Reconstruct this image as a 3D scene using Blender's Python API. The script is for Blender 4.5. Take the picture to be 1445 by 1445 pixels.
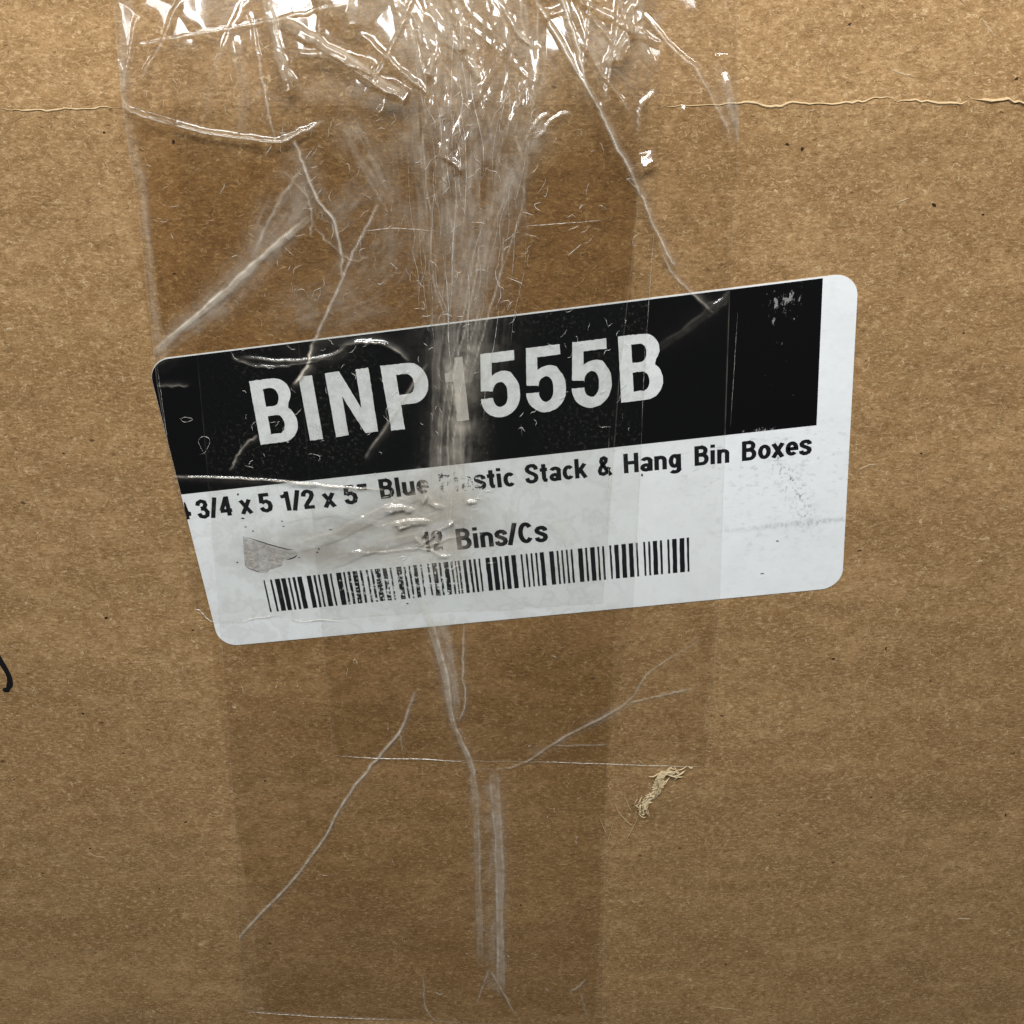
import bpy, math, random
import numpy as np
from mathutils import Matrix, Vector

# ------------------------------------------------------------------ clear, camera, light
for o in list(bpy.data.objects):
    bpy.data.objects.remove(o)
scene = bpy.context.scene
COL = scene.collection
rng = np.random.default_rng(7)
random.seed(7)

# Panel space: X right, Y up, Z out of the carton face, millimetres.  World = (X, -Z, Y) / 1000.
CAM = np.array([[0.99955265, -0.00026639, 0.02990683],
                [0.01384778, 0.89043883, -0.45489221],
                [-0.02650902, 0.45510286, 0.89004419]])
FOCAL, CEN, DIST = 1565.0, 722.5, 171.5
EYE = CAM.T @ np.array([0, 0, DIST])

def W(p):
    p = np.asarray(p, float)
    return np.stack([p[..., 0], -p[..., 2], p[..., 1]], -1) * 0.001

cd = bpy.data.cameras.new('camera')
cd.sensor_width = 36.0
cd.lens = 36.0 * FOCAL / 1445.0
cd.clip_start = 0.005
cd.clip_end = 20
cam = bpy.data.objects.new('camera', cd)
COL.objects.link(cam)
ax = [W(CAM[i]) * 1000 for i in range(3)]
m = Matrix.Identity(4)
e = W(EYE)
for r in range(3):
    for c in range(3):
        m[r][c] = ax[c][r]
    m[r][3] = e[r]
cam.matrix_world = m
scene.camera = cam

world = bpy.data.worlds.new('World')
scene.world = world
world.use_nodes = True
bg = world.node_tree.nodes['Background']
# a plain room: pale ceiling above, dark floor below
wt = world.node_tree
_tc = wt.nodes.new('ShaderNodeTexCoord'); _sx = wt.nodes.new('ShaderNodeSeparateXYZ'); _mr = wt.nodes.new('ShaderNodeMapRange')
wt.links.new(_tc.outputs['Generated'], _sx.inputs[0]); wt.links.new(_sx.outputs[2], _mr.inputs[0])
_mr.interpolation_type = 'SMOOTHSTEP'
_mr.inputs[1].default_value = -0.15; _mr.inputs[2].default_value = 0.55
_mr.inputs[3].default_value = 0.03; _mr.inputs[4].default_value = 0.24
bg.inputs[0].default_value = (0.88, 0.95, 1.0, 1)
wt.links.new(_mr.outputs[0], bg.inputs[1])

def lamp(name, pos, target, sx, sy, watt, col):
    l = bpy.data.lights.new(name, 'AREA')
    l.shape = 'RECTANGLE'
    l.size, l.size_y = sx, sy
    l.energy = watt
    l.color = col
    o = bpy.data.objects.new(name, l)
    COL.objects.link(o)
    o.location = Vector(W(pos))
    d = Vector(W(target)) - o.location
    o.rotation_euler = d.to_track_quat('-Z', 'Y').to_euler()
    return o
lamp('ceiling_lamp', (40, 310, 225), (0, 40, 0), 0.42, 0.05, 1.90, (1.0, 0.975, 0.95))
lamp('ceiling_lamp', (-150, 290, 320), (0, 40, 0), 0.26, 0.04, 0.60, (0.93, 0.97, 1.0))

scene.view_settings.view_transform = 'Standard'
scene.view_settings.look = 'None'
scene.view_settings.gamma = 1
scene.view_settings.exposure = 0
scene.view_settings.use_curve_mapping = False
scene.cycles.transparent_max_bounces = 20
scene.cycles.max_bounces = 5

# ------------------------------------------------------------------ where things lie on the carton face
YC = 59.4                       # height of the scored fold
TILT = math.tan(math.radians(14.5))  # the part above the fold leans back

def surf(X, Y):
    d = np.asarray(Y, float) - YC
    return -TILT * 0.5 * (d + np.sqrt(d * d + 1.0)) + TILT * 0.5 * 0.0

def P(px, py):
    """point of the carton face seen at a photo position (photo is 1445 square)"""
    px = np.asarray(px, float); py = np.asarray(py, float)
    d = np.stack([(px - CEN) / FOCAL, -(py - CEN) / FOCAL, -np.ones_like(px)], -1) @ CAM
    t = -EYE[2] / d[..., 2]
    q = EYE + t[..., None] * d
    for _ in range(6):
        z = surf(q[..., 0], q[..., 1])
        t = (z - EYE[2]) / d[..., 2]
        q = EYE + t[..., None] * d
    return q

def PL(pts):
    a = np.array(pts, float)
    return P(a[:, 0], a[:, 1])

LAB_PX = [(207.6, 507.9), (1211.3, 383.7), (1187.8, 828.3), (310.2, 912.1)]
LQ = PL(LAB_PX)[:, :2]
LW, LH = 101.6, 50.8

def homography(src, dst):
    A = []
    for (x, y), (u, v) in zip(src, dst):
        A.append([x, y, 1, 0, 0, 0, -u * x, -u * y, -u])
        A.append([0, 0, 0, x, y, 1, -v * x, -v * y, -v])
    return np.linalg.svd(np.array(A))[2][-1].reshape(3, 3)
HL = homography([(0, LH), (LW, LH), (LW, 0), (0, 0)], LQ)
HLI = np.linalg.inv(HL)
def hmap(H, p):
    p = np.asarray(p, float)
    q = np.concatenate([p, np.ones(p.shape[:-1] + (1,))], -1) @ H.T
    return q[..., :2] / q[..., 2:]
def lab2pan(uv): return hmap(HL, uv)
def px2lab(px, py): return hmap(HLI, P(px, py)[..., :2])

# ------------------------------------------------------------------ object helpers
def link_mesh(name, verts, faces, mat, parent=None, smooth=False, attrs=None, world_space=False):
    v = np.asarray(verts, float) if world_space else W(verts)
    if parent is not None:
        off = np.array(parent.location)
        g = parent.parent
        while g is not None:
            off = off + np.array(g.location); g = g.parent
        v = v - off
    me = bpy.data.meshes.new(name)
    if isinstance(faces, np.ndarray):
        n, k = faces.shape
        me.vertices.add(len(v)); me.vertices.foreach_set('co', v.astype(np.float32).ravel())
        me.loops.add(n * k); me.loops.foreach_set('vertex_index', faces.astype(np.int32).ravel())
        me.polygons.add(n)
        me.polygons.foreach_set('loop_start', np.arange(0, n * k, k, dtype=np.int32))
        me.polygons.foreach_set('loop_total', np.full(n, k, np.int32))
        me.update(calc_edges=True)
    else:
        me.from_pydata([tuple(x) for x in v], [], [tuple(f) for f in faces])
    if attrs:
        for an, av in attrs.items():
            a = me.attributes.new(an, 'FLOAT', 'POINT')
            a.data.foreach_set('value', np.asarray(av, np.float32))
    me.polygons.foreach_set('use_smooth', np.full(len(me.polygons), smooth))
    me.materials.append(mat)
    me.update()
    o = bpy.data.objects.new(name, me)
    COL.objects.link(o)
    if parent is not None:
        o.parent = parent
    return o

def thing(name, label, cat, loc, group=None):
    o = bpy.data.objects.new(name, None)
    COL.objects.link(o)
    o.location = loc
    o.empty_display_size = 0.01
    o['label'] = label; o['category'] = cat
    if group: o['group'] = group
    return o

def slab(poly, z0, z1):
    """closed prism from a polygon in panel XY"""
    n = len(poly)
    v = [(x, y, z0) for x, y in poly] + [(x, y, z1) for x, y in poly]
    f = [tuple(range(n, 2 * n)), tuple(range(n - 1, -1, -1))]
    for i in range(n):
        j = (i + 1) % n
        f.append((i, j, n + j, n + i))
    return v, f

def ribbons(lines, widths, zs, ridge=0.0):
    """thin curved strips lying on the face; lines: list of (n,2) panel XY arrays, zs: list of (n,) heights"""
    V, F, base = [], [], 0
    for L, w, z in zip(lines, widths, zs):
        n = len(L)
        t = np.gradient(L, axis=0)
        t /= np.linalg.norm(t, axis=1)[:, None] + 1e-9
        nrm = np.stack([-t[:, 1], t[:, 0]], 1)
        s = np.linspace(0, 1, n)
        ww = (np.asarray(w) * np.clip(np.minimum(s, 1 - s) * 4, 0.12, 1))[:, None] * 0.5
        a = np.c_[L + nrm * ww, z]; b = np.c_[L, z + ridge * np.clip(np.minimum(s, 1 - s) * 5, 0, 1)]; c = np.c_[L - nrm * ww, z]
        V += [a, b, c]
        i = np.arange(n - 1)
        F.append(np.stack([base + i, base + i + 1, base + n + i + 1, base + n + i], 1))
        F.append(np.stack([base + n + i, base + n + i + 1, base + 2 * n + i + 1, base + 2 * n + i], 1))
        base += 3 * n
    F = np.concatenate(F)[:, ::-1]
    return np.concatenate(V), F

def smooth_line(pts, n=24, jit=0.0):
    """Catmull-Rom through panel points"""
    p = np.asarray(pts, float)
    if len(p) == 2:
        q = p[0] + np.linspace(0, 1, n)[:, None] * (p[1] - p[0])
    else:
        e = np.vstack([2 * p[0] - p[1], p, 2 * p[-1] - p[-2]])
        u = np.linspace(0, len(p) - 1 - 1e-6, n)
        i = u.astype(int); t = (u - i)[:, None]
        a, b, c, d = e[i], e[i + 1], e[i + 2], e[i + 3]
        q = 0.5 * (2 * b + (c - a) * t + (2 * a - 5 * b + 4 * c - d) * t ** 2 + (3 * b - a - 3 * c + d) * t ** 3)
    if jit:
        q = q + rng.normal(0, jit, q.shape)
    return q

# ------------------------------------------------------------------ numpy noise
def vnoise(x, y, seed):
    xi = np.floor(x).astype(np.int64); yi = np.floor(y).astype(np.int64)
    xf = x - xi; yf = y - yi
    def h(a, b):
        n = (a * 374761393 + b * 668265263 + seed * 974634777) & 0xFFFFFFFF
        n = ((n ^ (n >> 13)) * 1274126177) & 0xFFFFFFFF
        return ((n ^ (n >> 16)) & 0xFFFF) / 65535.0
    u = xf * xf * (3 - 2 * xf); v = yf * yf * (3 - 2 * yf)
    return (h(xi, yi) * (1 - u) + h(xi + 1, yi) * u) * (1 - v) + (h(xi, yi + 1) * (1 - u) + h(xi + 1, yi + 1) * u) * v
def cones(x, y, seed):
    """distance to the nearest jittered cell point: facets with sharp creases between"""
    xi = np.floor(x); yi = np.floor(y)
    best = np.full(x.shape, 9.0)
    for dx in (-1, 0, 1):
        for dy in (-1, 0, 1):
            cx, cy = xi + dx, yi + dy
            n = (cx.astype(np.int64) * 73856093 + cy.astype(np.int64) * 19349663 + seed * 83492791) & 0xFFFFFFFF
            n = ((n ^ (n >> 13)) * 1274126177) & 0xFFFFFFFF
            jx = (n & 0xFFF) / 4095.0; jy = ((n >> 12) & 0xFFF) / 4095.0
            best = np.minimum(best, np.hypot(cx + jx - x, cy + jy - y))
    return best
def sstep(a, b, x):
    t = np.clip((x - a) / (b - a), 0, 1)
    return t * t * (3 - 2 * t)

# ------------------------------------------------------------------ material helpers
class NT:
    def __init__(s, name):
        s.m = bpy.data.materials.new(name)
        s.m.use_nodes = True
        s.t = s.m.node_tree
        s.t.nodes.clear()
        s.out = s.t.nodes.new('ShaderNodeOutputMaterial')
        g = s.t.nodes.new('ShaderNodeNewGeometry')
        s.mm = s.vm('MULTIPLY', g.outputs['Position'], (1000.0, 0.0, 1000.0))
        sp = s.t.nodes.new('ShaderNodeSeparateXYZ'); s.t.links.new(s.mm, sp.inputs[0])
        s.X, s.Y = sp.outputs[0], sp.outputs[2]
    def put(s, sock, v):
        if v is None: return
        if hasattr(v, 'is_output') or isinstance(v, bpy.types.NodeSocket):
            s.t.links.new(v, sock)
        else:
            if sock.type == 'RGBA' and len(v) == 3: v = (*v, 1)
            sock.default_value = v
    def vm(s, op, a, b=None, scale=None):
        n = s.t.nodes.new('ShaderNodeVectorMath'); n.operation = op
        s.put(n.inputs[0], a)
        if b is not None: s.put(n.inputs[1], b)
        if scale is not None: n.inputs['Scale'].default_value = scale
        return n.outputs[0]
    def ma(s, op, a, b=None, c=None, clamp=False):
        n = s.t.nodes.new('ShaderNodeMath'); n.operation = op; n.use_clamp = clamp
        s.put(n.inputs[0], a)
        if b is not None: s.put(n.inputs[1], b)
        if c is not None: s.put(n.inputs[2], c)
        return n.outputs[0]
    def noise(s, freq, detail=3, rough=0.55, off=(0, 0, 0), warp=None, dist=0.0):
        v = s.mm
        if warp is not None: v = s.vm('ADD', v, warp)
        v = s.vm('ADD', s.vm('MULTIPLY', v, freq), off)
        n = s.t.nodes.new('ShaderNodeTexNoise')
        s.put(n.inputs['Vector'], v)
        n.inputs['Scale'].default_value = 1; n.inputs['Detail'].default_value = detail
        n.inputs['Roughness'].default_value = rough; n.inputs['Distortion'].default_value = dist
        return n.outputs[0]
    def noisev(s, freq, amp):
        n = s.t.nodes.new('ShaderNodeTexNoise')
        s.put(n.inputs['Vector'], s.vm('MULTIPLY', s.mm, freq))
        n.inputs['Scale'].default_value = 1; n.inputs['Detail'].default_value = 2
        return s.vm('SCALE', s.vm('SUBTRACT', n.outputs[1], (.5, .5, .5)), scale=amp)
    def ramp(s, x, lo, hi, a=0.0, b=1.0, smooth=True):
        n = s.t.nodes.new('ShaderNodeMapRange')
        n.interpolation_type = 'SMOOTHSTEP' if smooth else 'LINEAR'
        s.put(n.inputs[0], x)
        n.inputs[1].default_value = lo; n.inputs[2].default_value = hi
        n.inputs[3].default_value = a; n.inputs[4].default_value = b
        return n.outputs[0]
    def mix(s, f, a, b, mode='MIX'):
        n = s.t.nodes.new('ShaderNodeMix'); n.data_type = 'RGBA'; n.blend_type = mode
        s.put(n.inputs[0], f); s.put(n.inputs[6], a); s.put(n.inputs[7], b)
        return n.outputs[2]
    def blob(s, cx, cy, rx, ry, soft=1.0, rot=0.0):
        """1 inside an ellipse on the face, fading to 0 outside"""
        c, k = math.cos(rot), math.sin(rot)
        dx = s.ma('SUBTRACT', s.X, cx); dy = s.ma('SUBTRACT', s.Y, cy)
        a = s.ma('DIVIDE', s.ma('ADD', s.ma('MULTIPLY', dx, c), s.ma('MULTIPLY', dy, k)), rx)
        b = s.ma('DIVIDE', s.ma('SUBTRACT', s.ma('MULTIPLY', dy, c), s.ma('MULTIPLY', dx, k)), ry)
        r = s.ma('SQRT', s.ma('ADD', s.ma('MULTIPLY', a, a), s.ma('MULTIPLY', b, b)))
        return s.ramp(r, 1 - 0.5 * soft, 1 + 0.5 * soft, 1, 0)
    def node(s, typ, **kw):
        n = s.t.nodes.new(typ)
        for k, v in kw.items():
            s.put(n.inputs[k.replace('_', ' ')], v)
        return n
    def attr(s, name):
        n = s.t.nodes.new('ShaderNodeAttribute'); n.attribute_name = name
        return n.outputs['Fac']
    def bump(s, h, strength, dist):
        n = s.t.nodes.new('ShaderNodeBump')
        n.inputs['Strength'].default_value = strength; n.inputs['Distance'].default_value = dist
        s.put(n.inputs['Height'], h)
        return n.outputs[0]
    def mixsh(s, f, a, b):
        n = s.t.nodes.new('ShaderNodeMixShader')
        s.put(n.inputs[0], f); s.put(n.inputs[1], a); s.put(n.inputs[2], b)
        return n.outputs[0]
    def done(s, sh):
        s.put(s.out.inputs[0], sh)
        return s.m

def bsdf(t, col, rough=0.8, spec=0.3, normal=None):
    n = t.t.nodes.new('ShaderNodeBsdfPrincipled')
    t.put(n.inputs['Base Color'], col)
    t.put(n.inputs['Roughness'], rough)
    n.inputs['Specular IOR Level'].default_value = spec
    if normal is not None: t.put(n.inputs['Normal'], normal)
    return n.outputs[0]

def mat_cardboard():
    t = NT('kraft_cardboard')
    wv = t.noisev((0.35, 0.35, 0.35), 3.0)
    w2 = t.noisev((1.6, 1.6, 1.6), 0.7)
    big = t.noise((0.016, 1, 0.026), 3, 0.5)
    mid = t.noise((0.18, 1, 0.42), 4, 0.6, warp=wv)
    fine = t.noise((1.0, 1, 2.6), 4, 0.68, (7, 0, 3), warp=w2)
    grain = t.noise((3.2, 1, 6.0), 2, 0.6, (1, 0, 9))
    m2 = t.noise((0.45, 1, 0.8), 3, 0.6, (15, 0, 6), warp=wv)
    cloud = t.noise((0.05, 1, 0.11), 4, 0.6, (31, 0, 17))
    col = t.mix(t.ramp(big, 0.3, 0.7), (0.312, 0.187, 0.078), (0.388, 0.238, 0.108))
    col = t.mix(t.ramp(cloud, 0.38, 0.66, 0, 0.75), col, (0.245, 0.140, 0.054))
    col = t.mix(t.ramp(mid, 0.36, 0.66, 0, 0.72), col, (0.232, 0.130, 0.049))
    col = t.mix(t.ramp(m2, 0.52, 0.72, 0, 0.45), col, (0.47, 0.315, 0.157))
    col = t.mix(t.ramp(m2, 0.46, 0.28, 0, 0.50), col, (0.17, 0.094, 0.033))
    col = t.mix(t.ramp(fine, 0.50, 0.71, 0, 0.74), col, (0.58, 0.40, 0.215))
    col = t.mix(t.ramp(fine, 0.47, 0.30, 0, 0.78), col, (0.130, 0.071, 0.024))
    col = t.mix(t.ramp(grain, 0.55, 0.70, 0, 0.45), col, (0.60, 0.425, 0.235))
    col = t.mix(t.ramp(grain, 0.43, 0.28, 0, 0.50), col, (0.125, 0.068, 0.024))
    # pale curved fibres: thin level lines of a warped noise, broken up
    for off, fr in (((3, 0, 1), (0.30, 1, 0.85)), ((11, 0, 5), (0.42, 1, 0.60)), ((23, 0, 8), (0.9, 1, 0.5))):
        n = t.noise(fr, 1.5, 0.5, off, warp=w2)
        ln = t.ramp(t.ma('ABSOLUTE', t.ma('SUBTRACT', n, 0.5)), 0.0, 0.014, 1, 0)
        brk = t.ramp(t.noise((0.55, 1, 0.55), 2, 0.5, off), 0.56, 0.66)
        col = t.mix(t.ma('MULTIPLY', t.ma('MULTIPLY', ln, brk), 0.75), col, (0.66, 0.50, 0.29))
    # scattered dark inclusions
    v = t.t.nodes.new('ShaderNodeTexVoronoi'); v.inputs['Scale'].default_value = 1
    t.put(v.inputs['Vector'], t.vm('MULTIPLY', t.vm('ADD', t.mm, w2), (0.16, 0.0, 0.26)))
    sp = t.ramp(v.outputs['Distance'], 0.035, 0.085, 1, 0)
    keep = t.ramp(t.noise((0.06, 1, 0.06), 2, 0.6, (5, 0, 2)), 0.50, 0.56)
    col = t.mix(t.ma('MULTIPLY', t.ma('MULTIPLY', sp, keep), 0.8), col, (0.06, 0.03, 0.012))
    # liner soaked by the tape adhesive: deeper brown wherever the film has bonded
    def span(v, lo, hi, w=0.28):
        return t.ma('MULTIPLY', t.ramp(v, lo - w, lo + w), t.ramp(v, hi - w, hi + w, 1, 0))
    wob = t.ma('MULTIPLY', t.ma('SUBTRACT', t.noise((0.05, 1, 0.12), 2, 0.5, (3, 0, 7)), 0.5), 1.2)
    xw = t.ma('ADD', t.X, wob)
    bond = t.ramp(t.ma('ADD', t.Y, t.ma('MULTIPLY', t.noise((0.06, 1, 0.06), 3, 0.6, (8, 0, 8)), 34.0)), 62, 84, 1, 0)
    wc = t.ma('MULTIPLY', span(xw, XC0, XC1), t.ramp(t.Y, YC0 - .2, YC0 + .2))
    wa = t.ma('MULTIPLY', span(xw, XA0, XA1), t.ramp(t.Y, YA0 - .2, YA0 + .2))
    wb = t.ma('MULTIPLY', span(xw, XB0, XB1), t.ramp(t.Y, YB0 - .2, YB0 + .2))
    wsum = t.ma('ADD', t.ma('MULTIPLY', wc, t.ma('ADD', t.ramp(t.noise((0.05, 1, 0.05), 3, 0.6, (18, 0, 3)), 0.3, 0.7, 0.26, 0.56), t.ramp(t.Y, 12, 30, 0, 0.40))), t.ma('ADD', t.ma('MULTIPLY', wa, t.ramp(t.Y, 12, 30, 0.06, 0.30)), t.ma('MULTIPLY', wb, 0.20)))
    col = t.mix(t.ma('MULTIPLY', wsum, bond), col, (0.66, 0.565, 0.42), 'MULTIPLY')
    # faint washboard of the flutes below the liner
    flute = t.ma('SINE', t.ma('MULTIPLY', t.Y, 0.80))
    h = t.ma('ADD', t.ma('MULTIPLY', fine, 0.05), t.ma('MULTIPLY', grain, 0.022))
    h = t.ma('ADD', h, t.ma('MULTIPLY', mid, 0.10))
    h = t.ma('ADD', h, t.ma('MULTIPLY', flute, t.ramp(cloud, 0.35, 0.65, 0.0, 0.007)))
    h = t.ma('ADD', h, t.ma('MULTIPLY', t.noise((0.030, 1, 0.045), 2, 0.5, (40, 0, 40)), 1.3))
    nb = t.bump(h, 0.9, 0.001)
    return t.done(bsdf(t, col, 0.78, 0.22, nb))
XC0, XC1, YC0 = P(325, 1100)[0], P(856, 1100)[0], P(600, 1438)[1]
XA0, XA1, YA0 = P(225, 560)[0], P(868, 560)[0], P(500, 872)[1]
XB0, XB1, YB0 = P(450, 800)[0], P(1016, 800)[0], P(700, 1073)[1]
M_CARD = mat_cardboard()

def mat_plain(name, col, rough=0.8, spec=0.3, var=0.25, freq=2.0):
    t = NT(name)
    n = t.noise((freq, freq, freq), 3, 0.6)
    c = t.mix(t.ramp(n, 0.3, 0.7, 0, var), col, tuple(x * 0.55 for x in col))
    return t.done(bsdf(t, c, rough, spec))

# ------------------------------------------------------------------ carton
BASE = W((0, -150, -90))
box = thing('cardboard_box', 'brown kraft cardboard box filling the frame, scored fold across its top', 'box', BASE)

def panel_grid(name, x0, x1, y0, y1, nx, ny, thick=4.0):
    xs = np.linspace(x0, x1, nx); ys = np.linspace(y0, y1, ny)
    X, Y = np.meshgrid(xs, ys)
    Z = surf(X, Y)
    front = np.stack([X, Y, Z], -1).reshape(-1, 3)
    back = front - [0, 0, thick]
    n = nx * ny
    i = (np.arange(ny - 1)[:, None] * nx + np.arange(nx - 1)[None]).ravel()
    F = np.stack([i, i + 1, i + nx + 1, i + nx], 1)
    faces = [F, (F + n)[:, ::-1]]
    b = list(range(nx)); top = [(ny - 1) * nx + k for k in range(nx)]
    l = [k * nx for k in range(ny)]; r = [k * nx + nx - 1 for k in range(ny)]
    for edge, flip in ((b, 0), (top, 1), (l, 1), (r, 0)):
        a = np.array(edge)
        q = np.stack([a[:-1] + n, a[1:] + n, a[1:], a[:-1]], 1)
        faces.append(q[:, ::-1] if flip else q)
    return link_mesh(name, np.concatenate([front, back]), np.concatenate(faces), M_CARD, box, smooth=True)
front = panel_grid('front_panel', -150, 150, -150, YC, 31, 60)
upper = panel_grid('upper_panel', -150, 150, YC + 0.02, 120, 31, 40)
for o in (front, upper):
    o.data.polygons.foreach_set('use_smooth', np.zeros(len(o.data.polygons), bool)); 
def solid(name, x0, x1, y0, y1, z0, z1):
    v, f = slab([(x0, y0), (x1, y0), (x1, y1), (x0, y1)], z0, z1)
    return link_mesh(name, v, f, M_CARD, box)
solid('side_panel', -150, -146, -150, 105, -180, -28)
solid('side_panel', 146, 150, -150, 105, -180, -28)
solid('back_panel', -146, 146, -146, 105, -180, -176)
solid('bottom_panel', -146, 146, -150, -146, -180, -4.2)
solid('top_panel', -150, 150, 105.2, 109.2, -180, -30)

# scored fold: liner paper buckled into a thin pale lip, broken into runs
M_LIP = mat_plain('torn_liner_edge', (0.60, 0.44, 0.25), 0.85, 0.2, 0.35, 1.5)
runs = [[(-30, 155), (60, 156), (120, 153), (178, 152)],
        [(920, 151), (960, 149), (1035, 147), (1055, 145), (1092, 150), (1120, 146), (1160, 147), (1212, 144), (1230, 138), (1252, 137), (1262, 141)],
        [(1255, 141), (1300, 143), (1340, 146), (1372, 143)],
        [(1368, 139), (1400, 141), (1422, 141), (1446, 147), (1470, 143)]]
wid = [0.22, 0.34, 0.34, 0.62]
for r, w in zip(runs, wid):
    L = smooth_line(PL(r)[:, :2], 60)
    L[:, 1] += (vnoise(L[:, 0] * 1.3, L[:, 0] * 0, 5) - .5) * 0.35
    ww = w * (0.6 + 0.8 * vnoise(L[:, 0] * 0.8, L[:, 0] * 0 + 3, 9))
    v, f = ribbons([L], [ww], [surf(L[:, 0], L[:, 1]) + 0.02], ridge=w * 0.5)
    link_mesh('fold_lip', v, f, M_LIP, box)

# loose surface fibres of the kraft liner
def fibres(n, wlo, whi, llo, lhi, seed):
    r = np.random.default_rng(seed)
    lines, ws, zs = [], [], []
    for _ in range(n):
        c = np.array([r.uniform(-110, 112), r.uniform(-125, 85)])
        a = r.normal(0, 0.55); le = r.uniform(llo, lhi); k = r.normal(0, 0.55)
        s = np.linspace(-.5, .5, 4)
        ang = a + k * s * 2
        st = np.stack([np.cos(ang), np.sin(ang)], 1) * (le / 4)
        L = c + np.cumsum(st, 0)
        lines.append(L); ws.append(r.uniform(wlo, whi)); zs.append(surf(L[:, 0], L[:, 1]) + 0.012)
    return ribbons(lines, ws, zs, 0.02)
M_FL = mat_plain('pale_paper_fibre', (0.55, 0.40, 0.23), 0.85, 0.2, 0.5, 0.3)
M_FD = mat_plain('dark_paper_fibre', (0.135, 0.075, 0.03), 0.85, 0.2, 0.4, 0.3)
v, f = fibres(5200, 0.03, 0.075, 0.5, 2.0, 3); o = link_mesh('pale_fibres', v, f, M_FL, box); o['kind'] = 'stuff'
v, f = fibres(2600, 0.03, 0.085, 0.4, 1.6, 4); o = link_mesh('dark_fibres', v, f, M_FD, box); o['kind'] = 'stuff'

# dark flecks seen one by one
M_FLECK = mat_plain('dark_fleck', (0.035, 0.018, 0.008), 0.8, 0.2)
flecks = [(1198, 36, 3, 7, .6), (1318, 289, 6, 4, .3), (1387, 303, 4, 2, .2), (1111, 204, 5, 3, .2), (1132, 210, 4, 4, 0), (1434, 112, 3, 5, .6),
          (150, 872, 4, 5, 1.3), (117, 1007, 3, 4, 2.2), (174, 1063, 3, 2, 0), (127, 1197, 4, 3, 2.4), (225, 1254, 3, 2, 0), (210, 1030, 6, 1.5, .4),
          (1176, 930, 5, 3, .1), (1229, 1125, 3, 3, 0), (1100, 1151, 4, 2, .4), (1250, 915, 2, 6, .2), (1313, 961, 3, 3, 0), (1213, 777, 6, 2, 2.9),
          (272, 889, 3, 3, 0), (374, 1102, 3, 3, .4), (735, 1277, 3, 3, 0), (1385, 1287, 4, 2, 0), (1419, 1150, 2, 6, 0), (147, 187, 3, 2, 0), (245, 200, 4, 4, 0), (246, 386, 3, 2, 0),
          (60, 1232, 4, 2, .3), (262, 1160, 6, 2, 2.6), (20, 1100, 3, 2, .2), (90, 640, 4, 2, .3), (1300, 640, 4, 2, .5), (1360, 470, 3, 2, 0)]
for x, y, a, b, ang in flecks:
    c = P(x, y)
    s = 0.11
    poly = []
    for k in range(9):
        th = k / 9 * 2 * math.pi
        rr = random.uniform(0.7, 1.15)
        u, w_ = a * s * rr * math.cos(th) * .6, b * s * rr * math.sin(th) * .6
        poly.append((c[0] + u * math.cos(-ang) - w_ * math.sin(-ang), c[1] + u * math.sin(-ang) + w_ * math.cos(-ang)))
    z = float(surf(*c[:2]))
    v, f = slab(poly, z - 0.05, z + 0.022)
    link_mesh('fleck', v, f, M_FLECK, box)

# marker stroke running in from the left edge
M_INKPEN = mat_plain('marker_ink', (0.006, 0.006, 0.008), 0.55, 0.4, 0.3, 3)
L = smooth_line(PL([(-40, 895), (-18, 905), (-2, 929), (7, 943), (13, 955), (14, 965), (11, 972), (6, 975)])[:, :2], 40)
s = np.linspace(0, 1, 40)
v, f = ribbons([L], [1.0 + 0.15 * np.sin(s * 9)], [surf(L[:, 0], L[:, 1]) + 0.03], 0.004)
tip = L[-1]
o = link_mesh('marker_stroke', v, f, M_INKPEN, box)
tip = L[-4]
v, f = slab([(tip[0] + 0.55 * math.cos(a) * 1.1, tip[1] + 0.5 * math.sin(a)) for a in np.linspace(0, 2 * math.pi, 20)[:-1]], 0.0, 0.036)
link_mesh('marker_stroke_end', v, f, M_INKPEN, box)

# torn tuft of liner below the tape end: curled paper shreds
M_TUFT = mat_plain('torn_paper_tuft', (0.66, 0.53, 0.32), 0.9, 0.15, 0.4, 2.0)
tl, tw, tz = [], [], []
spine = smooth_line(PL([(968, 1086), (950, 1087), (936, 1090), (932, 1100), (926, 1112), (918, 1124), (908, 1134), (909, 1144)])[:, :2], 60)
for k in range(80):
    i = rng.integers(0, 60)
    c = spine[i] + rng.normal(0, 0.6, 2)
    tan = spine[min(i + 2, 59)] - spine[max(i - 2, 0)]
    a = math.atan2(tan[1], tan[0]) + rng.normal(0, 0.55)
    n = 7
    le = rng.uniform(1.0, 3.2)
    kk = rng.normal(0, 0.7)
    ang = a + kk * np.linspace(-.5, .5, n)
    L = c + np.cumsum(np.stack([np.cos(ang), np.sin(ang)], 1) * le / n, 0) - 0.5 * le * np.array([math.cos(a), math.sin(a)])
    tl.append(L); tw.append(rng.uniform(0.10, 0.40)); tz.append(0.05 + rng.uniform(0, .35) + 0.45 * np.sin(np.linspace(0, math.pi, n)) * rng.uniform(.3, 1))
for k in range(5):          # broad crumpled flakes under the shreds
    i0, i1 = sorted(rng.choice(60, 2, replace=False)); i1 = max(i1, i0 + 18)
    L = spine[i0:i1][::2] + rng.normal(0, 0.16, spine[i0:i1][::2].shape) + rng.normal(0, .3, 2)
    tl.append(L); tw.append(rng.uniform(.7, 1.3)); tz.append(0.06 + 0.5 * vnoise(L[:, 0] * 1.4, L[:, 1] * 1.4, 200 + k))
v, f = ribbons(tl, tw, tz, 0.14)
link_mesh('torn_paper_tuft', v, f, M_TUFT, box)
wl, wz = [], []
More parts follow.
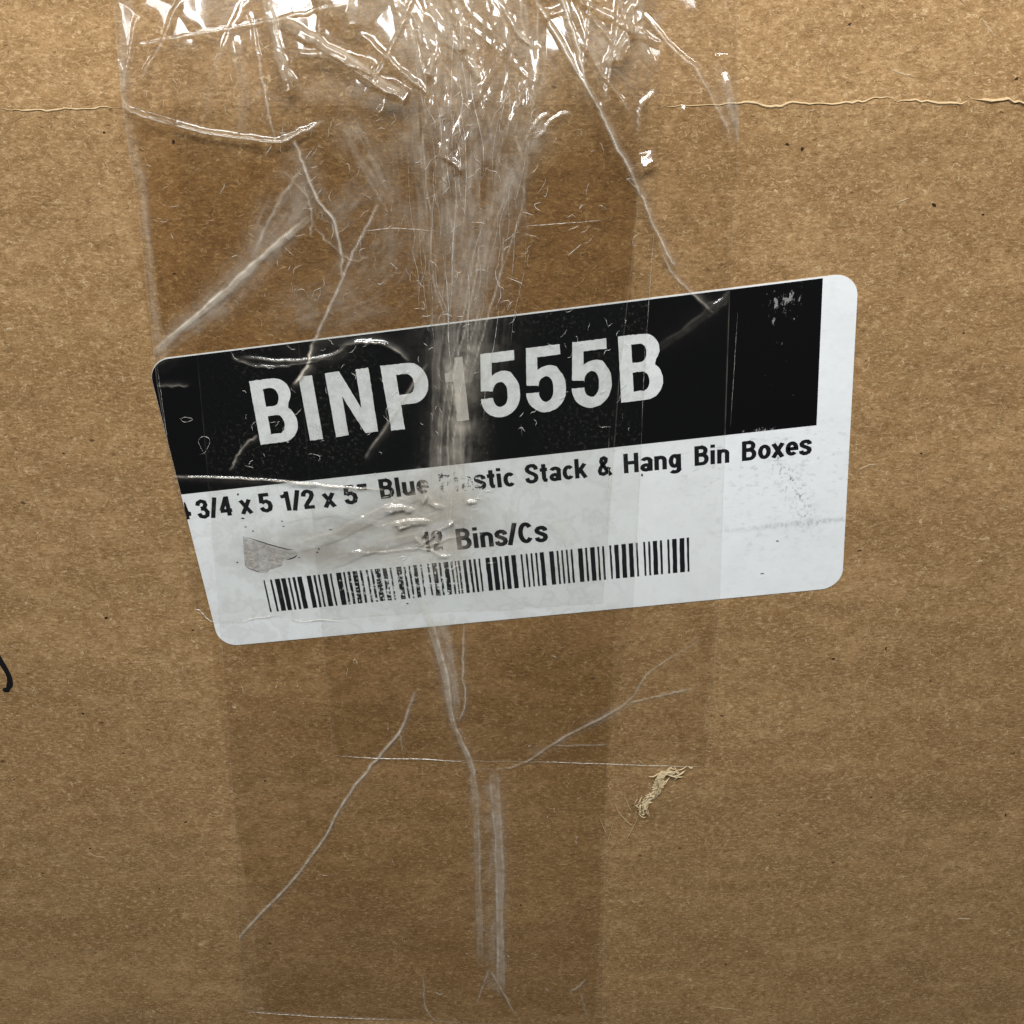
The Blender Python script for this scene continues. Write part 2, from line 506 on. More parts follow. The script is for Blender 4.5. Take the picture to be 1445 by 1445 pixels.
for pts in ([(865, 1125), (872, 1143), (885, 1158), (895, 1166)], [(902, 1144), (895, 1163), (880, 1190)], [(868, 1150), (860, 1178), (857, 1185)],
            [(880, 1120), (892, 1148)], [(901, 1072), (908, 1077)], [(845, 1150), (856, 1178)]):
    L = smooth_line(PL(pts)[:, :2], 16, 0.03); wl.append(L); wz.append(np.full(16, 0.22))
v, f = ribbons(wl, [0.10] * len(wl), wz, 0.06)
link_mesh('torn_paper_strands', v, f, M_TUFT, box)
# pale scuffs in the liner
M_SCUFF = mat_plain('pale_scuff', (0.50, 0.37, 0.22), 0.9, 0.15, 0.5, 1.2)
for pts, w in (([(1210, 664), (1225, 657), (1240, 655)], 0.32), ([(1255, 97), (1275, 105), (1290, 106)], 0.3), ([(1264, 287), (1285, 279)], 0.22),
               ([(1350, 1296), (1372, 1297)], 0.5), ([(1385, 25), (1402, 50)], 0.25), ([(120, 1200), (135, 1208), (152, 1210)], 0.2), ([(8, 465), (18, 464)], 0.4), ([(1000, 1420), (1045, 1425)], 0.2)):
    L = smooth_line(PL(pts)[:, :2], 14, 0.03)
    v, f = ribbons([L], [w], [surf(L[:, 0], L[:, 1]) + 0.02], 0.05)
    link_mesh('scuff', v, f, M_SCUFF, box)

# ------------------------------------------------------------------ shipping label
def lpx(px, py):
    q = P(px, py); return float(q[0]), float(q[1])

def mat_label():
    t = NT('label_paper')
    col = (0.80, 0.83, 0.835)
    n1 = t.noise((0.12, 1, 0.12), 4, 0.6)
    n2 = t.noise((0.5, 1, 0.5), 4, 0.65, (4, 0, 4))
    col = t.mix(t.ramp(n1, 0.42, 0.68, 0, 0.30), col, (0.70, 0.725, 0.73))
    col = t.mix(t.ramp(n2, 0.50, 0.75, 0, 0.35), col, (0.64, 0.66, 0.66))
    wm = t.noise((0.16, 1, 0.20), 2.5, 0.55, (21, 0, 13), warp=t.noisev((0.3, 0.3, 0.3), 3.0))
    um = t.ramp(t.X, 12, 24, 1, 0)
    col = t.mix(t.ma('MULTIPLY', um, t.ramp(wm, 0.46, 0.54, 0, 0.5)), col, (0.66, 0.67, 0.66))
    col = t.mix(t.ma('MULTIPLY', um, t.ramp(wm, 0.56, 0.60, 0, 0.6)), col, (0.80, 0.825, 0.825))
    # scuffed, ink-dusted area below the right end of the black band
    c1 = lpx(1085, 650); c2 = lpx(1120, 690); c3 = lpx(1085, 735)
    d = t.noise((0.55, 1, 0.9), 6, 0.72, (2, 0, 6))
    z = t.ma('MAXIMUM', t.blob(*c1, 14, 6.5, 1.4), t.ma('MULTIPLY', t.blob(*c3, 14, 6, 1.4), 0.6))
    col = t.mix(t.ma('MULTIPLY', t.ramp(d, 0.52, 0.70), t.ma('MULTIPLY', z, 0.5)), col, (0.26, 0.26, 0.26))
    d2 = t.noise((1.6, 1, 1.1), 5, 0.75, (8, 0, 2))
    z2 = t.blob(*c2, 1.7, 8.0, 1.4, 0.5)
    col = t.mix(t.ma('MULTIPLY', t.ramp(d2, 0.51, 0.66), t.ma('MULTIPLY', z2, 0.8)), col, (0.10, 0.10, 0.10))
    # dull grey-beige soiled patch left of centre
    c4 = lpx(500, 762); c5 = lpx(600, 730)
    d3 = t.noise((0.22, 1, 0.35), 4, 0.6, (12, 0, 2))
    z3 = t.ma('MAXIMUM', t.blob(*c4, 16, 4.4, 1.2, 0.15), t.blob(*c5, 9, 6, 1.4))
    col = t.mix(t.ma('MULTIPLY', z3, t.ramp(d3, 0.3, 0.62, 0.40, 1.0)), col, (0.45, 0.43, 0.395))
    # handling marks and a faint rub across the right end
    c6 = lpx(1130, 738)
    z6 = t.blob(*c6, 10, 0.45, 1.6, 0.10)
    col = t.mix(t.ma('MULTIPLY', z6, t.ramp(d2, 0.4, 0.6, 0.1, 0.7)), col, (0.42, 0.44, 0.45))
    nb = t.bump(t.ma('ADD', t.ma('MULTIPLY', n2, 0.06), t.ma('MULTIPLY', n1, 0.15)), 0.6, 0.001)
    return t.done(bsdf(t, col, 0.55, 0.35, nb))
M_LABEL = mat_label()

lab_c = lab2pan(np.array([LW / 2, 0.0]))
label = thing('shipping_label', 'white rounded shipping label with black band, text and barcode, stuck on brown cardboard', 'label', W((lab_c[0], lab_c[1], 0.0)))
def rrect(w, h, r, n=10):
    pts = []
    for cx, cy, a0 in ((w - r, h - r, 0), (r, h - r, 90), (r, r, 180), (w - r, r, 270)):
        for k in range(n + 1):
            a = math.radians(a0 + 90 * k / n)
            pts.append((cx + r * math.cos(a), cy + r * math.sin(a)))
    return pts
LZ = 0.13
def lab_piece(name, poly_uv, z0, z1, mat, parent=label):
    v, f = slab(lab2pan(np.array(poly_uv)), z0, z1)
    return link_mesh(name, v, f, mat, parent)
sheet = lab_piece('paper_sheet', rrect(LW, LH, 3.3), 0.0, LZ, M_LABEL)

def mat_ink(name, wear_bias):
    """black print; rubbed thin where the label was handled, showing the paper below"""
    t = NT(name)
    n = t.noise((0.8, 1, 2.6), 5, 0.7, (1, 0, 1))
    st = t.noise((2.2, 1, 0.9), 3, 0.6, (6, 0, 3))
    b = t.ma('MAXIMUM', t.ma('MULTIPLY', t.blob(*lpx(570, 835), 13, 7.5, 1.3), 0.78), t.blob(*lpx(638, 690), 5.2, 5, 1.0))
    b = t.ma('MAXIMUM', b, t.ma('MULTIPLY', t.blob(*lpx(602, 770), 4.0, 4.0, 1.2), 0.6))
    b = t.ma('MAXIMUM', b, t.ma('MULTIPLY', t.blob(*lpx(505, 700), 5, 3, 1.3), 0.6))
    th = t.ma('SUBTRACT', 0.27 + wear_bias, t.ma('MULTIPLY', b, -0.27))
    w = t.ma('SUBTRACT', th, t.ma('MULTIPLY', t.ma('ADD', n, st), 0.5))
    fac = t.ramp(w, -0.02, 0.03)
    ink = bsdf(t, (0.010, 0.010, 0.012), 0.42, 0.4)
    tr = t.node('ShaderNodeBsdfTransparent').outputs[0]
    return t.done(t.mixsh(fac, ink, tr))
M_INK = mat_ink('printed_black', 0.0)

def mat_band():
    t = NT('black_band_print')
    c = (0.0045, 0.0045, 0.005)
    n = t.noise((0.7, 1, 0.35), 6, 0.75, (3, 0, 1))
    z = t.ma('MAXIMUM', t.blob(*lpx(1100, 420), 3.5, 5, 1.3), t.ma('MULTIPLY', t.blob(*lpx(1110, 520), 6, 9, 1.3), 0.42))
    z = t.ma('MAXIMUM', z, t.blob(*lpx(1075, 607), 3.2, 0.9, 1.0, 0.1))
    f = t.ramp(t.ma('ADD', n, t.ma('MULTIPLY', z, 0.17)), 0.715, 0.745)
    col = t.mix(t.ma('MULTIPLY', f, 0.65), c, (0.38, 0.38, 0.37))
    return t.done(bsdf(t, col, 0.30, 0.35))
M_BAND = mat_band()
def uvp(px, py): return tuple(px2lab(px, py))
# black band: runs off the left edge, stops short of the right edge
bu1 = uvp(1160.8, 392)[0]; bv0 = uvp(1154, 599.4)[1]; bvl = uvp(255.3, 697.4)[1]
bt = LH - 0.22
r = 3.3
poly = [(bu1, bt)]
for k in range(11):
    a = math.radians(90 + 9 * k)
    poly.append((r + (r - 0.02) * math.cos(a), LH - r + (r - .16) * math.sin(a)))
poly += [(0.02, bvl), (bu1 - 0.1, bv0)]
band = lab_piece('black_band', poly, LZ - 0.05, LZ + 0.006, M_BAND)

# big reversed-out part number, outlines drawn by hand in a unit box (bold condensed grotesque)
def arc(cx, cy, rx, ry, a0, a1, n=12):
    return [(cx + rx * math.cos(math.radians(a0 + (a1 - a0) * k / n)), cy + ry * math.sin(math.radians(a0 + (a1 - a0) * k / n))) for k in range(n + 1)]
def glyph_B():
    o = [(0, 0), (0.55, 0)] + arc(0.60, 0.285, 0.40, 0.285, -80, 52) + [(0.83, 0.52)] + arc(0.57, 0.755, 0.385, 0.245, -40, 82) + [(0.55, 1), (0, 1)]
    h1 = [(0.30, 0.14), (0.50, 0.14)] + arc(0.52, 0.285, 0.16, 0.145, -85, 85) + [(0.50, 0.43), (0.30, 0.43)]
    h2 = [(0.30, 0.575), (0.48, 0.575)] + arc(0.50, 0.715, 0.145, 0.14, -85, 85) + [(0.48, 0.855), (0.30, 0.855)]
    return [o, h1, h2]
def glyph_I(): return [[(0, 0), (1, 0), (1, 1), (0, 1)]]
def glyph_N(): return [[(0, 0), (0.30, 0), (0.30, 0.62), (0.70, 0), (1, 0), (1, 1), (0.70, 1), (0.70, 0.40), (0.32, 1), (0, 1)]]
def glyph_P():
    o = [(0, 0), (0.315, 0), (0.315, 0.385), (0.55, 0.385)] + arc(0.60, 0.692, 0.40, 0.307, -80, 82) + [(0.55, 1), (0, 1)]
    h = [(0.315, 0.54), (0.50, 0.54)] + arc(0.53, 0.69, 0.155, 0.15, -80, 80) + [(0.50, 0.845), (0.315, 0.845)]
    return [o, h]
def glyph_1(): return [[(0.42, 0), (1, 0), (1, 1), (0.60, 1)] + arc(0.10, 1.0, 0.48, 0.23, -10, -80, 8) + [(0.02, 0.775), (0.02, 0.63), (0.42, 0.63)]]
def glyph_5():
    o = [(0.02, 0.30), (0.33, 0.30)] + arc(0.50, 0.30, 0.185, 0.155, 180, 360, 12) + arc(0.50, 0.375, 0.185, 0.155, 0, 180, 12) + [(0.31, 0.40), (0.01, 0.42)]
    o += [(0.03, 1.0), (0.90, 1.0), (0.90, 0.84), (0.31, 0.84), (0.305, 0.635)] + arc(0.58, 0.44, 0.42, 0.255, 125, 60, 6) + arc(0.55, 0.37, 0.45, 0.30, 40, 0, 6) + arc(0.50, 0.30, 0.50, 0.31, 0, -180, 22)
    return [o]

def fill_curves(contours):
    cu = bpy.data.curves.new('tmp', 'CURVE'); cu.dimensions = '2D'; cu.fill_mode = 'BOTH'
    for c in contours:
        s = cu.splines.new('POLY'); s.points.add(len(c) - 1)
        for p, (x, y) in zip(s.points, c): p.co = (x, y, 0, 1)
        s.use_cyclic_u = True
    return take_mesh(cu)
def take_mesh(cu):
    ob = bpy.data.objects.new('tmp', cu); COL.objects.link(ob)
    dg = bpy.context.evaluated_depsgraph_get()
    ev = ob.evaluated_get(dg); me = ev.to_mesh()
    v = np.array([tuple(x.co) for x in me.vertices]); f = [tuple(p.vertices) for p in me.polygons]
    ev.to_mesh_clear()
    bpy.data.objects.remove(ob); bpy.data.curves.remove(cu)
    return v[:, :2], f
def facing(v, f):
    """make every face look out of the carton"""
    out = []
    for q in f:
        a, b, c = v[q[0]], v[q[1]], v[q[2]]
        out.append(q if (b[0] - a[0]) * (c[1] - a[1]) - (b[1] - a[1]) * (c[0] - a[0]) > 0 else q[::-1])
    return out
def flat_print(name, xy, faces, z, mat, parent):
    xy = np.asarray(xy)
    return link_mesh(name, np.c_[xy, np.full(len(xy), z)], facing(xy, faces), mat, parent)

def mat_reversed():
    t = NT('unprinted_white')
    n = t.noise((0.6, 1, 0.6), 5, 0.68, (5, 0, 5))
    n2 = t.noise((3.0, 1, 3.0), 2, 0.6)
    c = t.mix(t.ramp(n, 0.40, 0.66, 0, 0.7), (0.76, 0.785, 0.785), (0.58, 0.60, 0.60))
    c = t.mix(t.ramp(n2, 0.55, 0.75, 0, 0.4), c, (0.42, 0.43, 0.43))
    tan = t.blob(*lpx(647, 550), 3.0, 6.5, 0.8)
    c = t.mix(t.ma('MULTIPLY', tan, 0.75), c, (0.40, 0.37, 0.32))
    return t.done(bsdf(t, c, 0.6, 0.3))
M_REV = mat_reversed()
GL = {'B': glyph_B, 'I': glyph_I, 'N': glyph_N, 'P': glyph_P, '1': glyph_1, '5': glyph_5}
heads = [('B', (351.7, 537.5), (408.5, 530.4), (424.3, 619.8), (368.1, 627.2)),
         ('I', (421.2, 531.3), (440.3, 529.1), (456.2, 619.0), (437.8, 621.2)),
         ('N', (458.4, 526.0), (520.0, 518.7), (533.7, 608.4), (474.4, 616.2)),
         ('P', (536.4, 515.8), (600.0, 508.6), (613.0, 600.2), (552.5, 607.3)),
         ('1', (625.0, 506.4), (652.5, 502.8), (662.0, 592.0), (634.0, 596.0)),
         ('5', (676.0, 499.5), (730.6, 492.6), (735.3, 584.0), (679.5, 590.6)),
         ('5', (740.5, 491.2), (795.3, 484.5), (800.0, 577.0), (743.5, 583.0)),
         ('5', (805.9, 483.0), (861.0, 476.0), (864.0, 570.3), (807.0, 577.0)),
         ('B', (871.8, 474.5), (931.8, 467.5), (937.0, 560.5), (876.5, 567.8))]
for ch, tl_, tr_, br_, bl_ in heads:
    cont = []
    for c in GL[ch]():
        d = []
        for i in range(len(c)):                      # resample so the edges can be a little ragged
            p0, p1 = np.array(c[i]), np.array(c[(i + 1) % len(c)])
            k = max(1, int(np.linalg.norm(p1 - p0) / 0.05))
            for j in range(k): d.append(tuple(p0 + (p1 - p0) * j / k + rng.normal(0, 0.0025, 2)))
        cont.append(d)
    xy, fc = fill_curves(cont)
    H = homography([(0, 1), (1, 1), (1, 0), (0, 0)], PL([tl_, tr_, br_, bl_])[:, :2])
    flat_print('reversed_character', hmap(H, xy), fc, LZ + 0.014, M_REV, band)

# small print: one mesh per word, built from the built-in typeface squeezed to the measured width
def ea(cx, cy, rx, ry, a0, a1, n=14):
    return [(cx + rx * math.cos(math.radians(a0 + (a1 - a0) * k / n)), cy + ry * math.sin(math.radians(a0 + (a1 - a0) * k / n))) for k in range(n + 1)]
S_ = [(.48, .69), (.46, .81), (.38, .90), (.28, .915), (.17, .88), (.105, .78), (.12, .66), (.22, .57), (.36, .48), (.455, .39), (.475, .27), (.43, .15), (.33, .09), (.22, .09), (.12, .16), (.085, .30)]
STROKES = {
 'B': (.60, [[(.1, 0), (.1, 1)], [(.05, .915), (.30, .915)] + ea(.30, .735, .155, .18, 90, -90) + [(.05, .545)], [(.05, .53), (.32, .53)] + ea(.32, .305, .175, .22, 90, -90) + [(.05, .085)]]),
 'P': (.58, [[(.1, 0), (.1, 1)], [(.05, .915), (.30, .915)] + ea(.30, .68, .17, .235, 90, -90) + [(.05, .445)]]),
 'H': (.62, [[(.1, 0), (.1, 1)], [(.51, 0), (.51, 1)], [(.1, .52), (.51, .52)]]),
 'S': (.57, [S_]), 'C': (.60, [ea(.30, .5, .20, .41, 38, 322, 24)]),
 'l': (.24, [[(.11, 0), (.11, 1)]]), 'i': (.24, [[(.11, 0), (.11, .72)], [(.11, .84), (.11, 1)]]),
 'u': (.53, [[(.1, .72), (.1, .24)] + ea(.24, .24, .14, .155, 180, 350), [(.42, 0), (.42, .72)]]),
 'e': (.52, [[(.1, .37), (.43, .37)] + ea(.265, .38, .165, .275, 0, 315, 20)]),
 'a': (.52, [[(.41, 0), (.41, .52)] + ea(.26, .52, .15, .13, 0, 165, 10), ea(.23, .20, .135, .125, 0, 360, 20)]),
 's': (.48, [[(x * .84, y * .74) for x, y in S_]]),
 't': (.37, [[(.19, .93), (.19, .20), (.23, .10), (.33, .08)], [(.03, .64), (.34, .64)]]),
 'c': (.48, [ea(.26, .36, .16, .28, 42, 318, 20)]),
 'k': (.52, [[(.1, 0), (.1, 1)], [(.13, .28), (.43, .72)], [(.23, .44), (.45, 0)]]),
 'n': (.53, [[(.1, 0), (.1, .72)], [(.1, .44)] + ea(.26, .48, .155, .155, 165, 0) + [(.415, 0)]]),
 'g': (.53, [ea(.245, .385, .145, .265, 0, 360, 20), [(.41, .72), (.41, -.06)] + ea(.255, -.06, .155, .12, 0, -155, 10)]),
 'o': (.52, [ea(.265, .36, .165, .28, 0, 360, 24)]),
 'x': (.49, [[(.06, 0), (.42, .72)], [(.42, 0), (.06, .72)]]),
 '&': (.66, [[(.60, .0), (.22, .60), (.18, .75), (.22, .88), (.31, .915), (.40, .85), (.39, .72), (.28, .59), (.15, .43), (.095, .26), (.14, .13), (.26, .085), (.41, .16), (.53, .42)]]),
 '1': (.44, [[(.30, 0), (.30, 1)], [(.27, .84), (.19, .765), (.05, .745)]]),
 '2': (.53, [[(.095, .66), (.12, .82), (.20, .905), (.29, .915), (.41, .84), (.43, .70), (.37, .54), (.22, .32), (.12, .14)], [(.06, .09), (.47, .09)]]),
 '3': (.53, [[(.085, .70), (.13, .85), (.26, .915), (.39, .85), (.41, .70), (.35, .575), (.20, .535)], [(.20, .53), (.36, .48), (.435, .32), (.39, .15), (.26, .085), (.13, .14), (.08, .30)]]),
 '4': (.54, [[(.37, 0), (.37, 1)], [(.36, .97), (.08, .30)], [(.03, .27), (.51, .27)]]),
 '5': (.53, [[(.44, .915), (.14, .915), (.115, .50)], [(.12, .49), (.20, .57), (.30, .585), (.41, .49), (.44, .32), (.39, .15), (.26, .085), (.14, .14), (.08, .28)]]),
 '/': (.34, [[(.04, -.02), (.28, 1.02)]]), '"': (.38, [[(.09, 1), (.09, .68)], [(.27, 1), (.27, .68)]])}
def pen(line, w):
    p = np.array(line, float)
    d = np.diff(p, axis=0); d /= np.linalg.norm(d, axis=1)[:, None] + 1e-9
    n = np.stack([-d[:, 1], d[:, 0]], 1)
    m_ = np.vstack([n[:1], (n[:-1] + n[1:]), n[-1:]])
    m_ /= np.linalg.norm(m_, axis=1)[:, None] + 1e-9
    k = np.concatenate([[1], 1 / np.clip((m_[1:-1] * n[:-1]).sum(1), .7, 1), [1]])[:, None]
    a, b = p + m_ * k * w / 2, p - m_ * k * w / 2
    v = np.concatenate([a, b]); N = len(p)
    return v, [(i + N, i + N + 1, i + 1, i) for i in range(N - 1)]
def word(text, p0, p1, cap_px, name='printed_word'):
    V, F, base, x, lay = [], [], 0, 0.0, 0
    Zs = []
    for ch in text:
        adv, st = STROKES[ch]
        for ln in st:
            v, f = pen(ln, 0.18)
            V.append(v + [x, 0]); F += [tuple(base + i for i in q) for q in f]; base += len(v)
            Zs += [lay * 0.0006] * len(v); lay = (lay + 1) % 4
        x += adv + 0.035
    v = np.concatenate(V)
    x0, x1 = v[:, 0].min(), v[:, 0].max()
    a, b = px2lab(*p0), px2lab(*p1)
    ca = px2lab(p0[0] - cap_px * 0.2, p0[1] - cap_px)
    up = np.array([0, ca[1] - a[1]])
    uv = a + ((v[:, 0] - x0) / (x1 - x0))[:, None] * (b - a) + v[:, 1][:, None] * up
    xy = lab2pan(uv) + rng.normal(0, .005, v.shape)
    return link_mesh(name, np.c_[xy, LZ + 0.012 + np.array(Zs)], facing(xy, F), M_INK, sheet)

words = [('3/4', (280.5, 732.3), (329.5, 726.3), 27), ('x', (340.7, 725.3), (358.3, 723.3), 27), ('5', (368.0, 723.5), (387.2, 721.5), 27),
         ('1/2', (399.5, 720.8), (446.8, 716.6), 27), ('x', (457, 716.0), (475.8, 714.0), 27), ('5"', (487, 712.2), (521.3, 708.6), 27),
         ('Blue', (537.8, 703.2), (607, 695.5), 27), ('Plastic', (621.7, 695.5), (726.6, 685.3), 27), ('Stack', (741.7, 682.7), (829.4, 673.0), 27),
         ('&', (843.6, 671.8), (864.6, 669.5), 27), ('Hang', (880.5, 667.6), (962.4, 659.4), 27), ('Bin', (980, 657.0), (1029, 652.2), 27),
         ('Boxes', (1046.6, 650.2), (1145, 640.0), 27),
         ('12', (597, 779), (627, 775.0), 28), ('Bins/Cs', (645.8, 775.3), (773.9, 763.0), 29)]
for tx, p0, p1, cap in words:
    word(tx, p0, p1, cap)
# the cut-off figure at the left edge
cut = [(259.5, 708), (261.5, 708.3), (266.5, 721), (269.8, 722), (270.3, 727), (267.2, 727.6), (268.3, 732), (263.8, 732.6), (263.2, 728), (260.8, 719)]
xy, fc = fill_curves([[tuple(q) for q in PL(cut)[:, :2]]])
flat_print('printed_word', xy, fc, LZ + 0.012, M_INK, sheet)

# barcode: bars measured one by one along the top edge
bars = []
for a, b in [(52, 62), (95, 108), (125, 157), (165, 195), (208, 222), (238, 255), (268, 298), (328, 356), (370, 385), (400, 412), (430, 460), (475, 487),
             (515, 548), (560, 572), (588, 605), (620, 650), (665, 680), (705, 718), (735, 750), (762, 795), (810, 838), (855, 867), (898, 930), (945, 958),
             (975, 988), (1005, 1030), (1050, 1062), (1095, 1107), (1125, 1155), (1168, 1182), (1200, 1230), (1245, 1257), (1270, 1280), (1290, 1303), (1322, 1342), (1360, 1375), (1390, 1405)]:
    bars.append((360 + a / 4.516, 360 + b / 4.516))
for a, b in [(65, 76), (108, 135), (150, 180), (195, 208), (225, 252), (268, 295), (325, 337), (357, 369), (386, 398), (416, 428), (444, 470), (502, 530),
             (547, 560), (576, 588), (605, 617), (634, 647), (679, 708), (724, 737), (755, 783), (799, 811), (829, 842), (874, 886), (904, 930), (948, 976),
             (993, 1020), (1038, 1050), (1083, 1096), (1113, 1126), (1142, 1170), (1186, 1200), (1231, 1245), (1262, 1290), (1307, 1337), (1353, 1366)]:
    bars.append((660 + a / 4.379, 660 + b / 4.379))
def btop(x): return 818.1 + (x - 372.6) * (757.8 - 818.1) / (971.9 - 372.6)
def bbot(x): return 863.0 + (x - 382.0) * (806.0 - 863.0) / (972.0 - 382.0)
vb_top = [uvp(x, btop(x)) for x in (372.6, 971.9)]
vb_bot = [uvp(x, bbot(x)) for x in (382.0, 972.0)]
for a, b in bars:
    u0, v0 = uvp(a, btop(a)); u1, v1 = uvp(b, btop(b))
    k = (u0 - vb_top[0][0]) / (vb_top[1][0] - vb_top[0][0])
    vb = vb_bot[0][1] + k * (vb_bot[1][1] - vb_bot[0][1])
    sh = 0.03 * (1 - k)
    n = 7
    vs = np.linspace(v0, vb, n)
    lft = [(u0 + rng.normal(0, .018), v) for v in vs]; rgt = [(u1 + rng.normal(0, .018), v) for v in vs[::-1]]
    poly = lab2pan(np.array(lft + rgt))
    flat_print('barcode_bar', poly, [(i, i + 1, 2 * n - 2 - i, 2 * n - 1 - i) for i in range(n - 1)], LZ + 0.012, M_INK, sheet)

# torn, grubby patch where the paper's face has come away
t = NT('torn_label_face')
n = t.noise((1.2, 1, 1.6), 6, 0.72)
c = t.mix(t.ramp(n, 0.36, 0.66), (0.43, 0.395, 0.365), (0.64, 0.61, 0.58))
c = t.mix(t.ramp(t.noise((2.5, 1, 2.5), 3, 0.7, (2, 0, 2)), 0.60, 0.68, 0, .7), c, (0.12, 0.10, 0.09))
M_TORN = t.done(t.mixsh(t.ramp(t.noise((0.45, 1, 0.45), 4, 0.65, (3, 0, 9)), 0.40, 0.62, 0.05, 0.75), bsdf(t, c, 0.85, 0.2, t.bump(n, 0.8, 0.0004)), t.node('ShaderNodeBsdfTransparent').outputs[0]))
outline = [(343, 757), (358, 762), (380, 768), (402, 774), (421, 779), (413, 786), (402, 788), (398, 797), (390, 801), (382, 803), (376, 808), (366, 807), (356, 803), (347, 799), (345, 785)]
xy, fc = fill_curves([[tuple(q) for q in smooth_line(PL(outline + outline[:1])[:, :2], 80, 0.04)[:-1]]])
torn = flat_print('torn_patch', xy, fc, LZ + 0.010, M_TORN, label)
for pts, w in (([(343, 756), (372, 765), (400, 773), (419, 776)], 0.16), ([(403, 789), (413, 787), (421, 782)], 0.2), ([(347, 800), (358, 804), (367, 807)], .12)):
    L = smooth_line(PL(pts)[:, :2], 20, 0.02)
    v, f = ribbons([L], [w], [np.full(20, LZ + 0.016)], 0.01)
    link_mesh('tear_line', v, f, M_INKPEN, torn)
# stray specks of ink and grit pressed into the label
for x, y, a, b in ((335, 793, 3, 2.5), (357, 749, 3, 2), (347, 743, 4, 1.5), (398, 735, 3.5, 1.5), (467, 747, 6, 1.5), (450, 774, 3, 2.5), (448, 779, 2.5, 2.5),
                   (1097, 763, 5, 2), (1075, 809, 6, 2), (906, 670, 3, 5), (336, 697, 3, 3), (343, 731, 6, 2), (400, 742, 4, 1.5), (422, 786, 3, 1.5), (575, 851, 4, 2)):
    cpt = P(x, y)
    poly = [(cpt[0] + a * .06 * math.cos(th) * random.uniform(.6, 1.2), cpt[1] + b * .06 * math.sin(th) * random.uniform(.6, 1.2)) for th in np.linspace(0, 2 * math.pi, 9)[:-1]]
    v, f = slab(poly, LZ - 0.02, LZ + 0.015)
    link_mesh('speck', v, f, M_FLECK, sheet)

